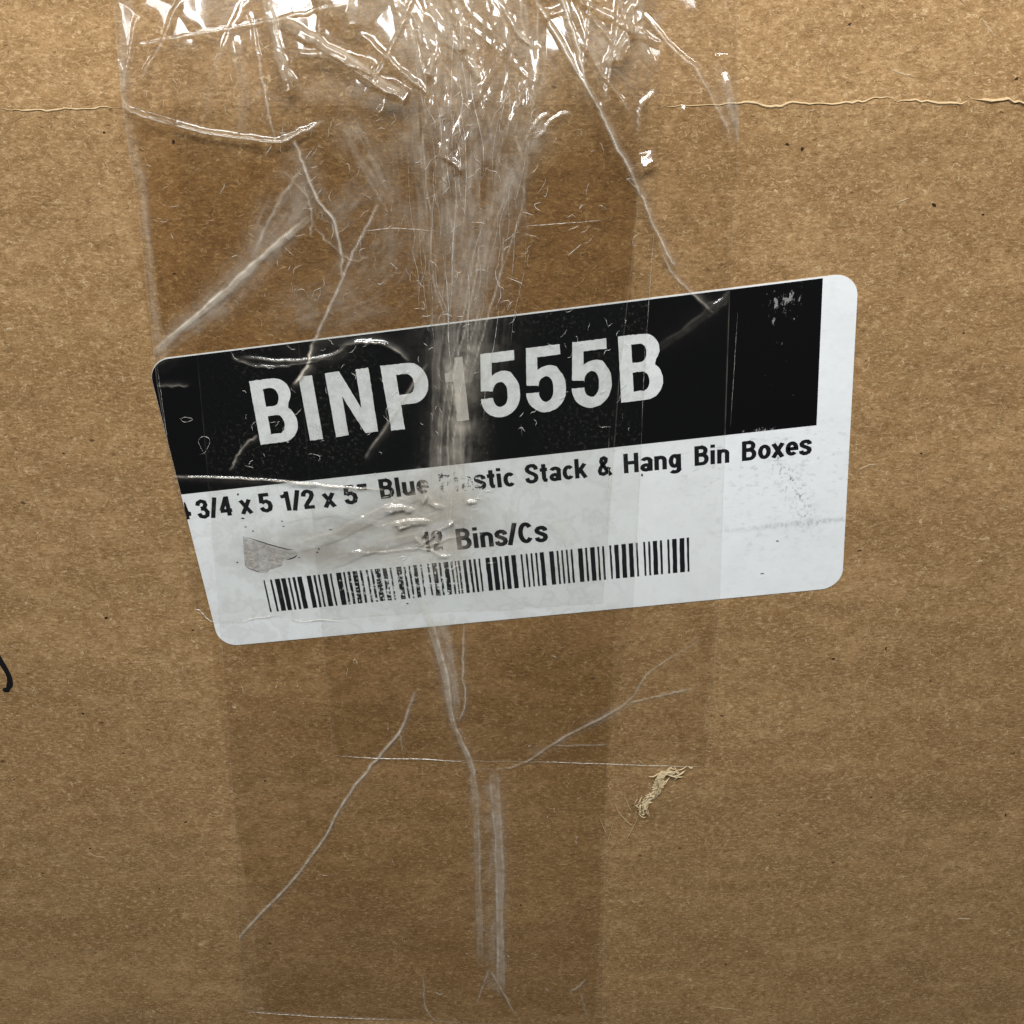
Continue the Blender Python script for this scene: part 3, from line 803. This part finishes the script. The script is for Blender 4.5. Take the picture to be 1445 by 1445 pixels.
# ------------------------------------------------------------------ clear packing tape
# folds: (photo polyline, width mm, height mm, whitening with highlights painted in)
FOLDS = [
 ([(173, 149), (209, 164), (296, 187), (389, 199), (417, 190), (458, 170)], 0.7, 0.9, .45),
 ([(199, 62), (278, 47), (361, 33), (434, 16), (503, 2)], 0.4, .25, .35),
 ([(355, 17), (369, 100), (380, 150), (389, 194)], 0.5, .5, .3),
 ([(375, -20), (396, 80), (417, 118)], 1.1, 1.1, .35),
 ([(396, 28), (486, 80), (569, 135)], 1.2, 1.3, .30),
 ([(410, 76), (469, 80), (521, 114), (569, 138)], 0.9, .8, .25),
 ([(417, 194), (431, 235), (451, 284), (472, 311), (483, 360), (483, 391)], .6, .4, .55),
 ([(427, 235), (389, 291), (361, 353)], .6, .2, .30),
 ([(434, 308), (382, 353), (334, 398), (278, 446), (220, 495)], .8, .35, .75),
 ([(534, 287), (507, 339), (483, 391), (451, 464), (441, 484)], .5, .2, .5),
 ([(441, 484), (436, 509), (424, 530), (415, 540)], .55, .25, 1.1),
 ([(403, 242), (434, 277), (441, 311), (438, 332)], .3, .15, .3),
 ([(444, 318), (469, 346), (496, 367), (520, 361)], .3, .15, .3),
 ([(752, -6), (794, 69), (839, 145), (863, 194), (898, 263), (922, 318), (946, 367), (953, 374)], .70, 1.0, .62),
 ([(790, -10), (811, 55), (825, 114), (839, 145)], .6, .9, .6),
 ([(929, 336), (943, 377), (967, 405), (1005, 440)], .7, .4, .40),
 ([(901, 10), (946, 66), (981, 100), (1008, 149), (1029, 190)], .6, .5, .35),
 ([(1020, 100), (1032, 145), (1046, 200)], .9, .5, .40),
 ([(700, -5), (728, 45), (752, 66)], .7, .8, .3),
 ([(898, -10), (877, 38), (856, 93)], 1.3, 1.2, .3),
 ([(898, 187), (904, 149), (925, 128)], .4, .4, .3),
 ([(738, 200), (752, 173), (773, 156)], .5, .5, .35),
 ([(756, 194), (780, 166), (804, 157)], .5, .5, .35),
 ([(211, 670), (318, 672), (422, 679), (491, 686), (540, 689)], .5, .4, .55),
 ([(180, 544), (225, 544), (266, 543)], .5, .2, .30),
 ([(481, 487), (526, 481), (557, 492), (576, 507)], .72, .5, .26),
 ([(343, 502), (405, 507), (467, 499), (491, 485)], .6, .35, .25),
 ([(330, 505), (365, 516), (420, 513), (470, 504)], .5, .3, .20),
 ([(602, 513), (561, 575), (516, 644)], .6, .25, .28),
 ([(363, 613), (343, 630), (325, 661)], .3, .2, .45),
 ([(485, 776), (540, 777), (595, 772), (637, 786)], .45, .3, .3),
 ([(540, 717), (564, 713), (585, 720)], .9, .7, .5),
 ([(592, 661), (606, 703), (626, 717)], .8, .5, .35),
 ([(552, 740), (580, 734), (606, 735)], .9, .6, .4),
 ([(590, 770), (600, 745)], .4, .5, .4), ([(592, 770), (618, 748)], .4, .5, .3), ([(590, 768), (640, 732)], .4, .4, .25), ([(592, 772), (652, 752)], .4, .35, .2),
 ([(658, 705), (672, 705)], .5, .4, .5),
 ([(598, 850), (626, 945), (639, 1016), (664, 1078), (672, 1141)], .9, .55, .42),
 ([(655, 880), (653, 950), (657, 987), (647, 1016)], .5, .35, .35),
 ([(626, 870), (640, 950), (645, 1000)], .9, .3, .20),
 ([(697, 1090), (705, 1224), (707, 1400)], 1.3, .45, .42),
 ([(668, 1099), (674, 1203), (678, 1360)], 1.0, .35, .24),
 ([(585, 975), (564, 1029), (531, 1070), (489, 1124), (448, 1195), (398, 1257), (336, 1323), (333, 1344)], .68, .4, .52),
 ([(564, 1029), (568, 1058)], .5, .2, .2),
 ([(691, 1365), (672, 1415)], .5, .2, .25), ([(691, 1365), (726, 1427)], .5, .25, .30),
 ([(597, 1373), (601, 1419), (618, 1444)], .5, .2, .22),
 ([(664, 1085), (730, 1078), (793, 1040), (881, 992), (915, 948), (987, 900)], .5, .3, .28),
 ([(881, 992), (929, 980), (978, 970)], .7, .2, .28),
 ([(779, 1050), (856, 1049)], .3, .15, .25),
 ([(802, 1400), (815, 1390), (826, 1380)], .6, .4, .3), ([(820, 1400), (828, 1435)], .5, .2, .2),
 ([(994, 432), (1020, 425), (1040, 400)], 1.0, .25, .10), ([(930, 490), (1000, 440), (1035, 410)], 1.0, .2, .08),
]
FOLDS += [([(400, 775), (470, 755), (540, 720), (610, 690)], 1.6, .35, .12), ([(455, 800), (530, 770), (600, 752)], 1.4, .3, .12), ([(380, 735), (470, 722), (560, 745)], 1.2, .2, .10),
          ([(690, 780), (720, 735), (700, 700)], 1.2, .2, .08), ([(760, 720), (800, 760), (790, 800)], 1.2, .2, .07)]
# the gathered bundle running down the middle of the tape
def bundle():
    out = []
    L = [(0, 548, 760), (60, 570, 770), (130, 575, 765), (200, 580, 745), (300, 602, 735), (400, 605, 705), (480, 600, 690), (560, 592, 668), (640, 585, 660), (720, 595, 665), (800, 598, 662), (880, 602, 658), (960, 625, 658), (1060, 650, 672)]
    ys = [a[0] for a in L]
    for k in range(58):
        f0 = rng.uniform(0, 1); f1 = np.clip(f0 + rng.normal(0, .22), 0, 1)
        y0 = rng.choice([-25, -25, -25, 10, 60, 140, 240, 330, 430]) + rng.uniform(-10, 10)
        y1 = min(y0 + rng.uniform(140, 430), 840)
        pts = []
        for t_ in np.linspace(0, 1, 5):
            y = y0 + (y1 - y0) * t_
            a = np.interp(y, ys, [q[1] for q in L]); b = np.interp(y, ys, [q[2] for q in L])
            pts.append((a + (b - a) * (f0 + (f1 - f0) * t_ ** 1.5) + rng.normal(0, 4.0), y))
        top = 1 - float(sstep(60, 420, np.array(0.5 * (y0 + y1))))
        broad = rng.uniform() < .45
        out.append((pts, rng.uniform(.8, 1.7) if broad else rng.uniform(.25, .5), (rng.uniform(.15, .3) if broad else rng.uniform(.06, .15)) + .5 * top * rng.uniform(.3, 1) * (1 if broad else .4),
                    rng.uniform(.06, .20) if broad else .05 + .4 * rng.uniform(0, 1) ** 2))
    return out
FOLDS += bundle()
# small tight wrinkles radiating from the bunched top edge
for k in range(20):
    x = rng.uniform(185, 925); y = rng.uniform(-40, 60)
    a = math.pi / 2 + (x - 640) / 900 * -1.2 + rng.normal(0, .45)
    le = rng.uniform(80, 190)
    pts = [(x, y), (x + .5 * le * math.cos(a) + rng.normal(0, 6), y + .5 * le * math.sin(a)), (x + le * math.cos(a), y + le * math.sin(a))]
    FOLDS.append((pts, rng.uniform(.4, 1.1), rng.uniform(.35, 1.0), rng.uniform(.05, .30)))
FPAN = []
for pts, w, h, hz in FOLDS:
    q = smooth_line(PL(pts)[:, :2], max(8, 5 * len(pts)))
    q[1:-1] += rng.normal(0, 0.07, q[1:-1].shape)
    low = 1.35 if q[:, 1].mean() < -22 else 1.0
    FPAN.append((q, w * 0.95, h * 0.8, hz * 0.95 * low))

# stiff little facets where the film stands off the carton: (photo x, y, half length mm, half width mm, turn, slope)
FACETS = [(558, 717, 0.9, 0.28, 0.15, .84), (572, 739, 1.3, 0.24, 0.2, .84), (604, 735, 0.9, 0.22, -0.3, .84), (640, 733, 0.9, .18, .5, .84), (588, 758, 0.22, .9, 0.2, .8), (628, 781, 1.1, .2, 0, .84),
          (668, 706, 0.7, .24, .2, .82), (600, 700, .2, .9, -.3, .8), (500, 775, 1.4, .16, 0, .84), (430, 681, 2.2, .16, -.05, .8), (530, 482, 1.6, .3, .0, .70), (655, 783, .8, .2, -.2, .84),
          (913, 222, 1.2, 1.0, 0.3, .56), (553, 122, 2.6, 0.9, -0.35, .50), (402, 98, 2.6, 0.55, -1.25, .48), (885, 52, 3.2, 0.6, 1.1, .50),
          (508, 86, 1.8, 0.8, -0.4, .46), (232, 166, 2.2, 0.25, -0.3, .52), (965, 150, 0.5, 0.4, 0, .5), (1018, 77, 0.8, 0.3, 0, .5), (653, 45, 0.5, 2.2, 0.1, .5),
          (640, 226, 1.6, 0.35, -0.7, .46), (775, 20, 1.4, 0.7, 0.3, .5), (615, 88, 1.6, 0.4, 1.2, .5), (500, 14, 0.8, 1.6, 0.0, .5), (540, 150, 1.2, .3, .9, .5), (170, 80, 1.5, .3, -1.4, .45)]
def field(X, Y):
    """height of the tape over the carton (mm) and its whitening: stress marks plus painted fold highlights"""
    H = np.zeros_like(X); Z = np.zeros_like(X)
    up = sstep(36, 84, Y)
    mid = np.exp(-((X + 9) / 32.0) ** 2)
    wx = (vnoise(X * .15, Y * .15, 3) - .5) * 3
    H += (1.0 - np.clip(cones((X + wx) / 8.5, (Y + wx) / 15.0, 5) * 1.25, 0, 1)) * 2.4 * up * (0.35 + .65 * mid)
    H += (1.0 - np.clip(cones((X - wx) / 3.0, Y / 9.0, 9) * 1.25, 0, 1)) * 0.25 * sstep(42, 72, Y) * (0.4 + .6 * mid)
    H += 0.10 * vnoise(X / 4.0, Y / 9.0, 11) + 0.05 * vnoise(X / 1.5, Y / 3.0, 12)
    for fx, fy, la, lb, rot, sl in FACETS:
        c = P(fx, fy)
        dx, dy = X - c[0], Y - c[1]
        near = np.nonzero(np.hypot(dx, dy) < 9)[0]
        if not len(near): continue
        dx, dy = dx[near], dy[near]
        a = dx * math.cos(rot) + dy * math.sin(rot); b = dy * math.cos(rot) - dx * math.sin(rot)
        a = a + (vnoise(X[near] * .8, Y[near] * .8, 81) - .5) * .8; b = b + (vnoise(X[near] * .8, Y[near] * .8, 82) - .5) * .8
        mask = np.clip((la - np.abs(a)) / .18, 0, 1) * np.clip((lb - np.abs(b)) / .18, 0, 1)
        topy = abs(la * math.sin(rot)) + abs(lb * math.cos(rot))
        H[near] += mask * np.clip(sl * (topy - dy) + 0.05 * (dy * dy - topy * topy), 0, 3)
    for q, w, h, hz in FPAN:
        R = 3.0 * w
        lo = q.min(0) - R; hi = q.max(0) + R
        idx = np.nonzero((X > lo[0]) & (X < hi[0]) & (Y > lo[1]) & (Y < hi[1]))[0]
        if not len(idx): continue
        x, y = X[idx], Y[idx]
        best = np.full(len(idx), 1e9); par = np.zeros(len(idx)); side = np.zeros(len(idx))
        n = len(q) - 1
        for i in range(n):
            a, b = q[i], q[i + 1]
            d = b - a
            t_ = np.clip(((x - a[0]) * d[0] + (y - a[1]) * d[1]) / (d @ d + 1e-9), 0, 1)
            dd = np.hypot(x - a[0] - t_ * d[0], y - a[1] - t_ * d[1])
            mk = dd < best
            best[mk] = dd[mk]; par[mk] = (i + t_[mk]) / n
            side[mk] = np.sign((x[mk] - a[0]) * d[1] - (y[mk] - a[1]) * d[0])
        tp = np.clip(np.minimum(par, 1 - par) * 6, 0, 1) ** .7
        ww = w * (0.75 + .5 * vnoise(par * 9 + q[0, 0], par * 0 + q[0, 1], 21))
        grit = 0.45 + .75 * vnoise(x * 1.2, y * 1.2, 31)
        if w >= .70:        # a pressed-flat pleat: two sharp edges with clear, slightly milky film between
            hw = ww * .5
            H[idx] += h * .8 * tp * np.clip((hw * 1.25 - best) / (hw * .5), 0, 1)
            edge_ = np.exp(-((best - hw) / np.maximum(.13 * ww, .07)) ** 2) * np.where(side * (1 if (q[0, 0] * 7.3) % 1 > .5 else -1) > 0, 1.0, .55)
            pr = .95 * edge_ * (.35 + .9 * vnoise(par * 14 + q[0, 1], side * 3 + 7, 33)) + .34 * (best < hw) + .16 * np.exp(-best / ww)
        else:
            flip = 1.0 if (q[0, 0] * 7.3) % 1 > .5 else -1.0
            soft = np.where(side * flip > 0, 1.0, 0.45)
            H[idx] += h * tp * np.clip(1 - best / (ww * soft), 0, 1) ** 1.3
            pr = np.exp(-(best / np.maximum(0.24 * ww, .09)) ** 2) + 0.38 * (soft > .9) * np.exp(-best / (0.65 * ww))
        Z[idx] = np.maximum(Z[idx], hz * (0.25 + .75 * tp) * pr * grit)
    return H, Z

def mat_tape(name, tint, rough, dusty=False):
    t = NT(name)
    h = t.attr('haze')
    if dusty:
        d = t.noise((1.7, 1, 1.7), 4, 0.75, (2, 0, 2))
        h = t.ma('MAXIMUM', h, t.ma('MULTIPLY', t.ramp(d, 0.52, 0.74), t.attr('dust')))
    h = t.ma('MINIMUM', h, 0.9)
    g = t.t.nodes.new('ShaderNodeNewGeometry')
    dt = t.t.nodes.new('ShaderNodeVectorMath'); dt.operation = 'DOT_PRODUCT'
    t.put(dt.inputs[0], g.outputs['Normal']); t.put(dt.inputs[1], g.outputs['Incoming'])
    c = t.ma('SUBTRACT', 1.0, t.ma('ABSOLUTE', dt.outputs['Value']), clamp=True)
    fr = t.ma('ADD', 0.045, t.ma('MULTIPLY', t.ma('POWER', c, 5.0), 0.80))
    tr = t.node('ShaderNodeBsdfTransparent', Color=tint).outputs[0]
    gl = t.node('ShaderNodeBsdfGlossy', Color=(1, 1, 1), Roughness=rough).outputs[0]
    clear = t.mixsh(fr, tr, gl)
    df = t.node('ShaderNodeBsdfDiffuse', Color=(0.69, 0.63, 0.53)).outputs[0]
    return t.done(t.mixsh(h, clear, df))

# broad milky areas and soft sheen painted into the film: (photo polyline, width mm, whitening)
WASH = [([(430, 270), (360, 370), (290, 440), (220, 490)], 2.8, .17), ([(690, 1110), (693, 1250), (696, 1390)], 1.7, .13), ([(625, 880), (645, 1000)], 2.0, .12), ([(196, 200), (210, 340), (222, 480)], 0.8, .16), ([(430, 440), (560, 380), (560, 200)], 6.0, .08),
        ([(640, -60), (652, 120), (662, 300), (655, 480)], 7.0, .12), ([(650, 300), (655, 480), (640, 640)], 4.2, .16), ([(636, 520), (650, 600)], 2.4, .27),
        ([(427, 235), (389, 291), (361, 353)], 2.6, .15), ([(500, 190), (545, 270)], 3.0, .13), ([(180, -40), (178, 180), (200, 250)], 1.2, .16),
        ([(560, 735), (640, 700)], 4.5, .20), ([(560, 790), (640, 770)], 4.0, .16), ([(440, 120), (560, 140)], 2.0, .12), ([(700, 10), (760, 90)], 4.0, .12),
        ([(800, 30), (850, 60), (880, 90)], 3.0, .14), ([(290, -20), (330, 40)], 4.0, .10), ([(500, 0), (600, 40)], 6.0, .14), ([(700, 300), (730, 230), (760, 180)], 2.5, .15),
        ([(620, 880), (640, 980)], 2.2, .13), ([(703, 1100), (706, 1380)], 1.5, .12), ([(672, 1110), (678, 1340)], 1.6, .07), ([(430, 250), (470, 300), (540, 240)], 3, .10),
        ([(540, 340), (480, 420)], 6, .06), ([(1010, 100), (1040, 190)], 1.8, .10), ([(760, 1060), (880, 995)], 1.4, .10)]
WPAN = [(smooth_line(PL(p)[:, :2], 14), w, h) for p, w, h in WASH]
def wash(X, Y):
    out = np.zeros_like(X)
    for j, (q, w, h) in enumerate(WPAN):
        R = 2.2 * w
        lo = q.min(0) - R; hi = q.max(0) + R
        idx = np.nonzero((X > lo[0]) & (X < hi[0]) & (Y > lo[1]) & (Y < hi[1]))[0]
        if not len(idx): continue
        x, y = X[idx], Y[idx]
        best = np.full(len(idx), 1e9); al = np.zeros(len(idx)); sd = np.zeros(len(idx))
        acc = 0.0
        for i in range(len(q) - 1):
            a, d = q[i], q[i + 1] - q[i]
            ln = math.hypot(*d)
            t_ = np.clip(((x - a[0]) * d[0] + (y - a[1]) * d[1]) / (d @ d + 1e-9), 0, 1)
            dd = (x - a[0] - t_ * d[0]) ** 2 + (y - a[1] - t_ * d[1]) ** 2
            mk = dd < best
            best[mk] = dd[mk]; al[mk] = acc + t_[mk] * ln
            sd[mk] = ((x[mk] - a[0]) * d[1] - (y[mk] - a[1]) * d[0]) / (ln + 1e-9)
            acc += ln
        cl = vnoise(x * .35, y * .35, 90 + j) * .5 + vnoise(x * .9, y * .9, 91 + j) * .3 + vnoise(x * 2.2, y * 2.2, 92 + j) * .2
        st = vnoise(sd * 1.6 + 50, al * .22 + 9 * j, 61) * .5 + vnoise(sd * 3.4 + 50, al * .4, 62) * .5
        v = h * np.exp(-best / (w * w * .45)) * (0.15 + 0.9 * sstep(.3, .75, cl) + 0.7 * sstep(.45, .8, st))
        out[idx] = np.maximum(out[idx], v)
    return out

COVER = []
def tape(name, label_, left, right, end, z0, mat, group, speck, share):
    """left/right: photo points down each edge, end: photo points along the cut end"""
    Lq, Rq, Eq = PL(left)[:, :2], PL(right)[:, :2], PL(end)[:, :2]
    nx = 350
    ny = 760
    s = np.linspace(0, 1, nx)
    ytop = 84.0
    o_ = np.argsort(Lq[:, 1]); Lq = Lq[o_]
    o_ = np.argsort(Rq[:, 1]); Rq = Rq[o_]
    o_ = np.argsort(Eq[:, 0]); Eq = Eq[o_]
    xb = Eq[0, 0] + s * (Eq[-1, 0] - Eq[0, 0])
    yend = np.interp(xb, Eq[:, 0], Eq[:, 1]) + 0.16 * (vnoise(xb * 2.0, xb * 0, 41) - .5)
    tt = np.linspace(0, 1, ny)[:, None]
    Y = ytop + (yend[None] - ytop) * tt
    yl = np.interp(Y, Lq[:, 1], Lq[:, 0]); yr = np.interp(Y, Rq[:, 1], Rq[:, 0])
    X = yl + (yr - yl) * s[None]
    Xf, Yf = X.ravel(), Y.ravel()
    H, Z = field(Xf, Yf)
    edge = np.minimum((Xf - yl.ravel()), (yr.ravel() - Xf))
    endd = (Yf.reshape(ny, nx) - yend[None]).ravel()
    Z = np.maximum(Z, 0.22 * np.exp(-(edge / 0.10) ** 2) * vnoise(Yf * .5, Xf * .5, 51))  # pale line painted along both side edges, as edges catching light
    Z = np.maximum(Z, 0.34 * np.exp(-(endd / 0.10) ** 2) * (vnoise(Xf * .35, Yf * .3, 52) > .3))
    # milky streaks and painted sheen along the gathers, trapped air and dust
    wsh = wash(Xf, Yf)
    lu = hmap(HLI, np.stack([Xf, Yf], 1))
    inl = (lu[:, 0] > 0) & (lu[:, 0] < LW) & (lu[:, 1] > 0) & (lu[:, 1] < LH)
    dust = speck * np.where(inl, 1.0, 0.10) * (.15 + .85 * sstep(.3, .65, vnoise(Xf * .16, Yf * .16, 74)))
    sh = np.ones_like(Xf)
    for cl_, cr_, ce_ in COVER:
        under = (Xf > np.interp(Yf, cl_[:, 1], cl_[:, 0])) & (Xf < np.interp(Yf, cr_[:, 1], cr_[:, 0])) & (Yf > np.interp(Xf, ce_[:, 0], ce_[:, 1]))
        sh[under] = 0.22
    COVER.append((Lq, Rq, Eq))
    Z = 1 - (1 - np.clip(Z * sh, 0, .95)) * (1 - np.clip(wsh * sh, 0, .9))
    hold = np.clip(edge / 1.2, 0, 1) * 0.85 + 0.15
    V = np.stack([Xf, Yf, surf(Xf, Yf) + z0 + H * hold], 1)
    i = (np.arange(ny - 1)[:, None] * nx + np.arange(nx - 1)[None]).ravel()
    F = np.stack([i, i + nx, i + nx + 1, i + 1], 1)
    root = thing(name, label_, 'tape', W((float(Xf.mean()), float(yend.mean()), z0)), group)
    link_mesh('tape_film', V, F, mat, root, smooth=True, attrs={'haze': Z, 'dust': dust})
    return root

TINT = (0.981, 0.981, 0.975)
TA = mat_tape('clear_tape_film', TINT, 0.09)
TB = mat_tape('dusty_tape_film', TINT, 0.13, True)
TC = mat_tape('thin_tape_film', TINT, 0.10)
strip_a = tape('packing_tape', 'clear packing tape strip set farthest left, its ragged end across the label under the barcode',
     [(158, -60), (161, 0), (173, 145), (178, 180), (196, 300), (222, 540), (253, 720), (277, 858)], [(930, -60), (905, 250), (875, 520), (858, 750), (850, 850)],
     [(277, 858), (285, 860), (293, 868), (300, 877), (315, 878), (340, 877), (357, 870), (385, 867), (410, 873), (440, 875), (475, 872), (540, 866), (600, 862), (650, 860), (720, 858), (855, 849)], 0.32, TA, 'clear packing tape strips', 0.05, 0.8)
strip_b = tape('packing_tape', 'clear packing tape strip set farthest right, ending in a straight cut below the label',
     [(372, -60), (395, 150), (430, 600), (470, 1066)], [(1036, -60), (1042, 190), (1030, 400), (1015, 860), (995, 1080)],
     [(470, 1065), (560, 1070), (700, 1073), (850, 1076), (995, 1081)], 0.26, TC, 'clear packing tape strips', 0.03, 0.4)
strip_c = tape('packing_tape', 'longest clear packing tape strip, running past the label to the bottom of the picture',
     [(236, -60), (262, 330), (287, 600), (312, 900), (330, 1140), (342, 1425)], [(932, -60), (930, 250), (915, 440), (893, 860), (868, 1000), (855, 1100), (850, 1445)],
     [(342, 1424), (450, 1432), (560, 1437), (700, 1444), (850, 1450)], 0.20, TB, 'clear packing tape strips', 0.09, 0.6)

# hair-thin creases and curled scratches in the film, with painted glint lines
t = NT('film_crease_glint')
df = bsdf(t, (0.80, 0.79, 0.74), 0.25, 0.6)
tr = t.node('ShaderNodeBsdfTransparent').outputs[0]
M_CREASE_GLINT = t.done(t.mixsh(t.ramp(t.noise((1.5, 1, 1.5), 2, .5), .35, .6, .25, .9), tr, df))
def add_creases_glints(lines_px, widths, parent, seed, name='film_creases_glints'):
    ls, zs = [], []
    for q in lines_px:
        L = smooth_line(PL(q)[:, :2], 22, 0.02)
        H, _ = field(L[:, 0].copy(), L[:, 1].copy())
        ls.append(L); zs.append(surf(L[:, 0], L[:, 1]) + 0.36 + H)
    v, f = ribbons(ls, widths, zs, 0.05)
    o = link_mesh(name, v, f, M_CREASE_GLINT, parent)
    o['kind'] = 'stuff'
    return o
lines, ws = [], []
def squiggle(cx, cy, le, a, k, n=5):
    ang = a + k * np.linspace(-.5, .5, n) + rng.normal(0, .25, n)
    q = np.cumsum(np.stack([np.cos(ang), np.sin(ang)], 1) * le / n, 0)
    return [tuple(x) for x in q - q.mean(0) + [cx, cy]]
for (x0, x1, y0, y1, n, lm) in ((380, 560, 160, 420, 60, 26), (560, 760, 120, 470, 70, 30), (740, 900, 130, 340, 24, 26), (200, 400, 60, 450, 34, 18),
                                (330, 620, 480, 680, 60, 16), (600, 900, 430, 660, 50, 16), (540, 700, 690, 800, 34, 20), (300, 850, 900, 1060, 10, 14), (360, 840, 1090, 1430, 9, 14)):
    for _ in range(n):
        lines.append(squiggle(rng.uniform(x0, x1), rng.uniform(y0, y1), rng.uniform(.4, 1.4) * lm, rng.normal(-1.2, .8), rng.normal(0, 1.3)))
        ws.append(rng.uniform(.025, .06))
for k in range(44):  # white filaments painting highlights onto the gathered bundle
    x = rng.uniform(575, 745); y = rng.uniform(0, 420); le = rng.uniform(60, 190)
    dx = (650 - x) * .25 * le / 150 + rng.normal(0, 8)
    lines.append([(x, y), (x + dx * .4 + rng.normal(0, 4), y + le * .35), (x + dx * .7 + rng.normal(0, 4), y + le * .7), (x + dx, y + le)])
    ws.append(rng.uniform(.03, .075))
add_creases_glints(lines, ws, strip_a, 1)
named = [([(480, 1065), (540, 1068), (600, 1069), (660, 1073)], .09), ([(750, 1072), (860, 1076), (990, 1080)], .06), ([(345, 1425), (450, 1432), (560, 1437)], .09),
         ([(510, 325), (560, 321), (620, 325)], .05), ([(735, 318), (800, 314), (850, 310)], .06), ([(800, 360), (822, 342)], .06),
         ([(290, 640), (281, 622), (288, 614), (297, 620), (291, 636), (283, 640)], .05), ([(255, 590), (262, 587), (273, 590), (262, 594), (254, 588)], .05),
         ([(275, 858), (282, 859), (288, 865), (297, 874), (308, 876)], .14),
         ([(340, 877), (357, 871), (378, 868), (384, 866)], .08), ([(410, 872), (430, 875), (452, 872), (490, 876)], .08), ([(335, 865), (340, 877)], .06), ([(358, 862), (357, 878)], .06)]
for x0, y0, x1, y1 in ((923, 316, 912, 470), (910, 480, 905, 600), (905, 610, 895, 820), (859, 600, 856, 840), (1040, 440, 1030, 600), (222, 510, 240, 640)):  # pale ribbons along the strip edges, painting the light they catch
    named.append(([(x0, y0), ((x0 + x1) / 2, (y0 + y1) / 2), (x1, y1)], .05))
add_creases_glints([n_[0] for n_ in named], [n_[1] for n_ in named], strip_b, 2)
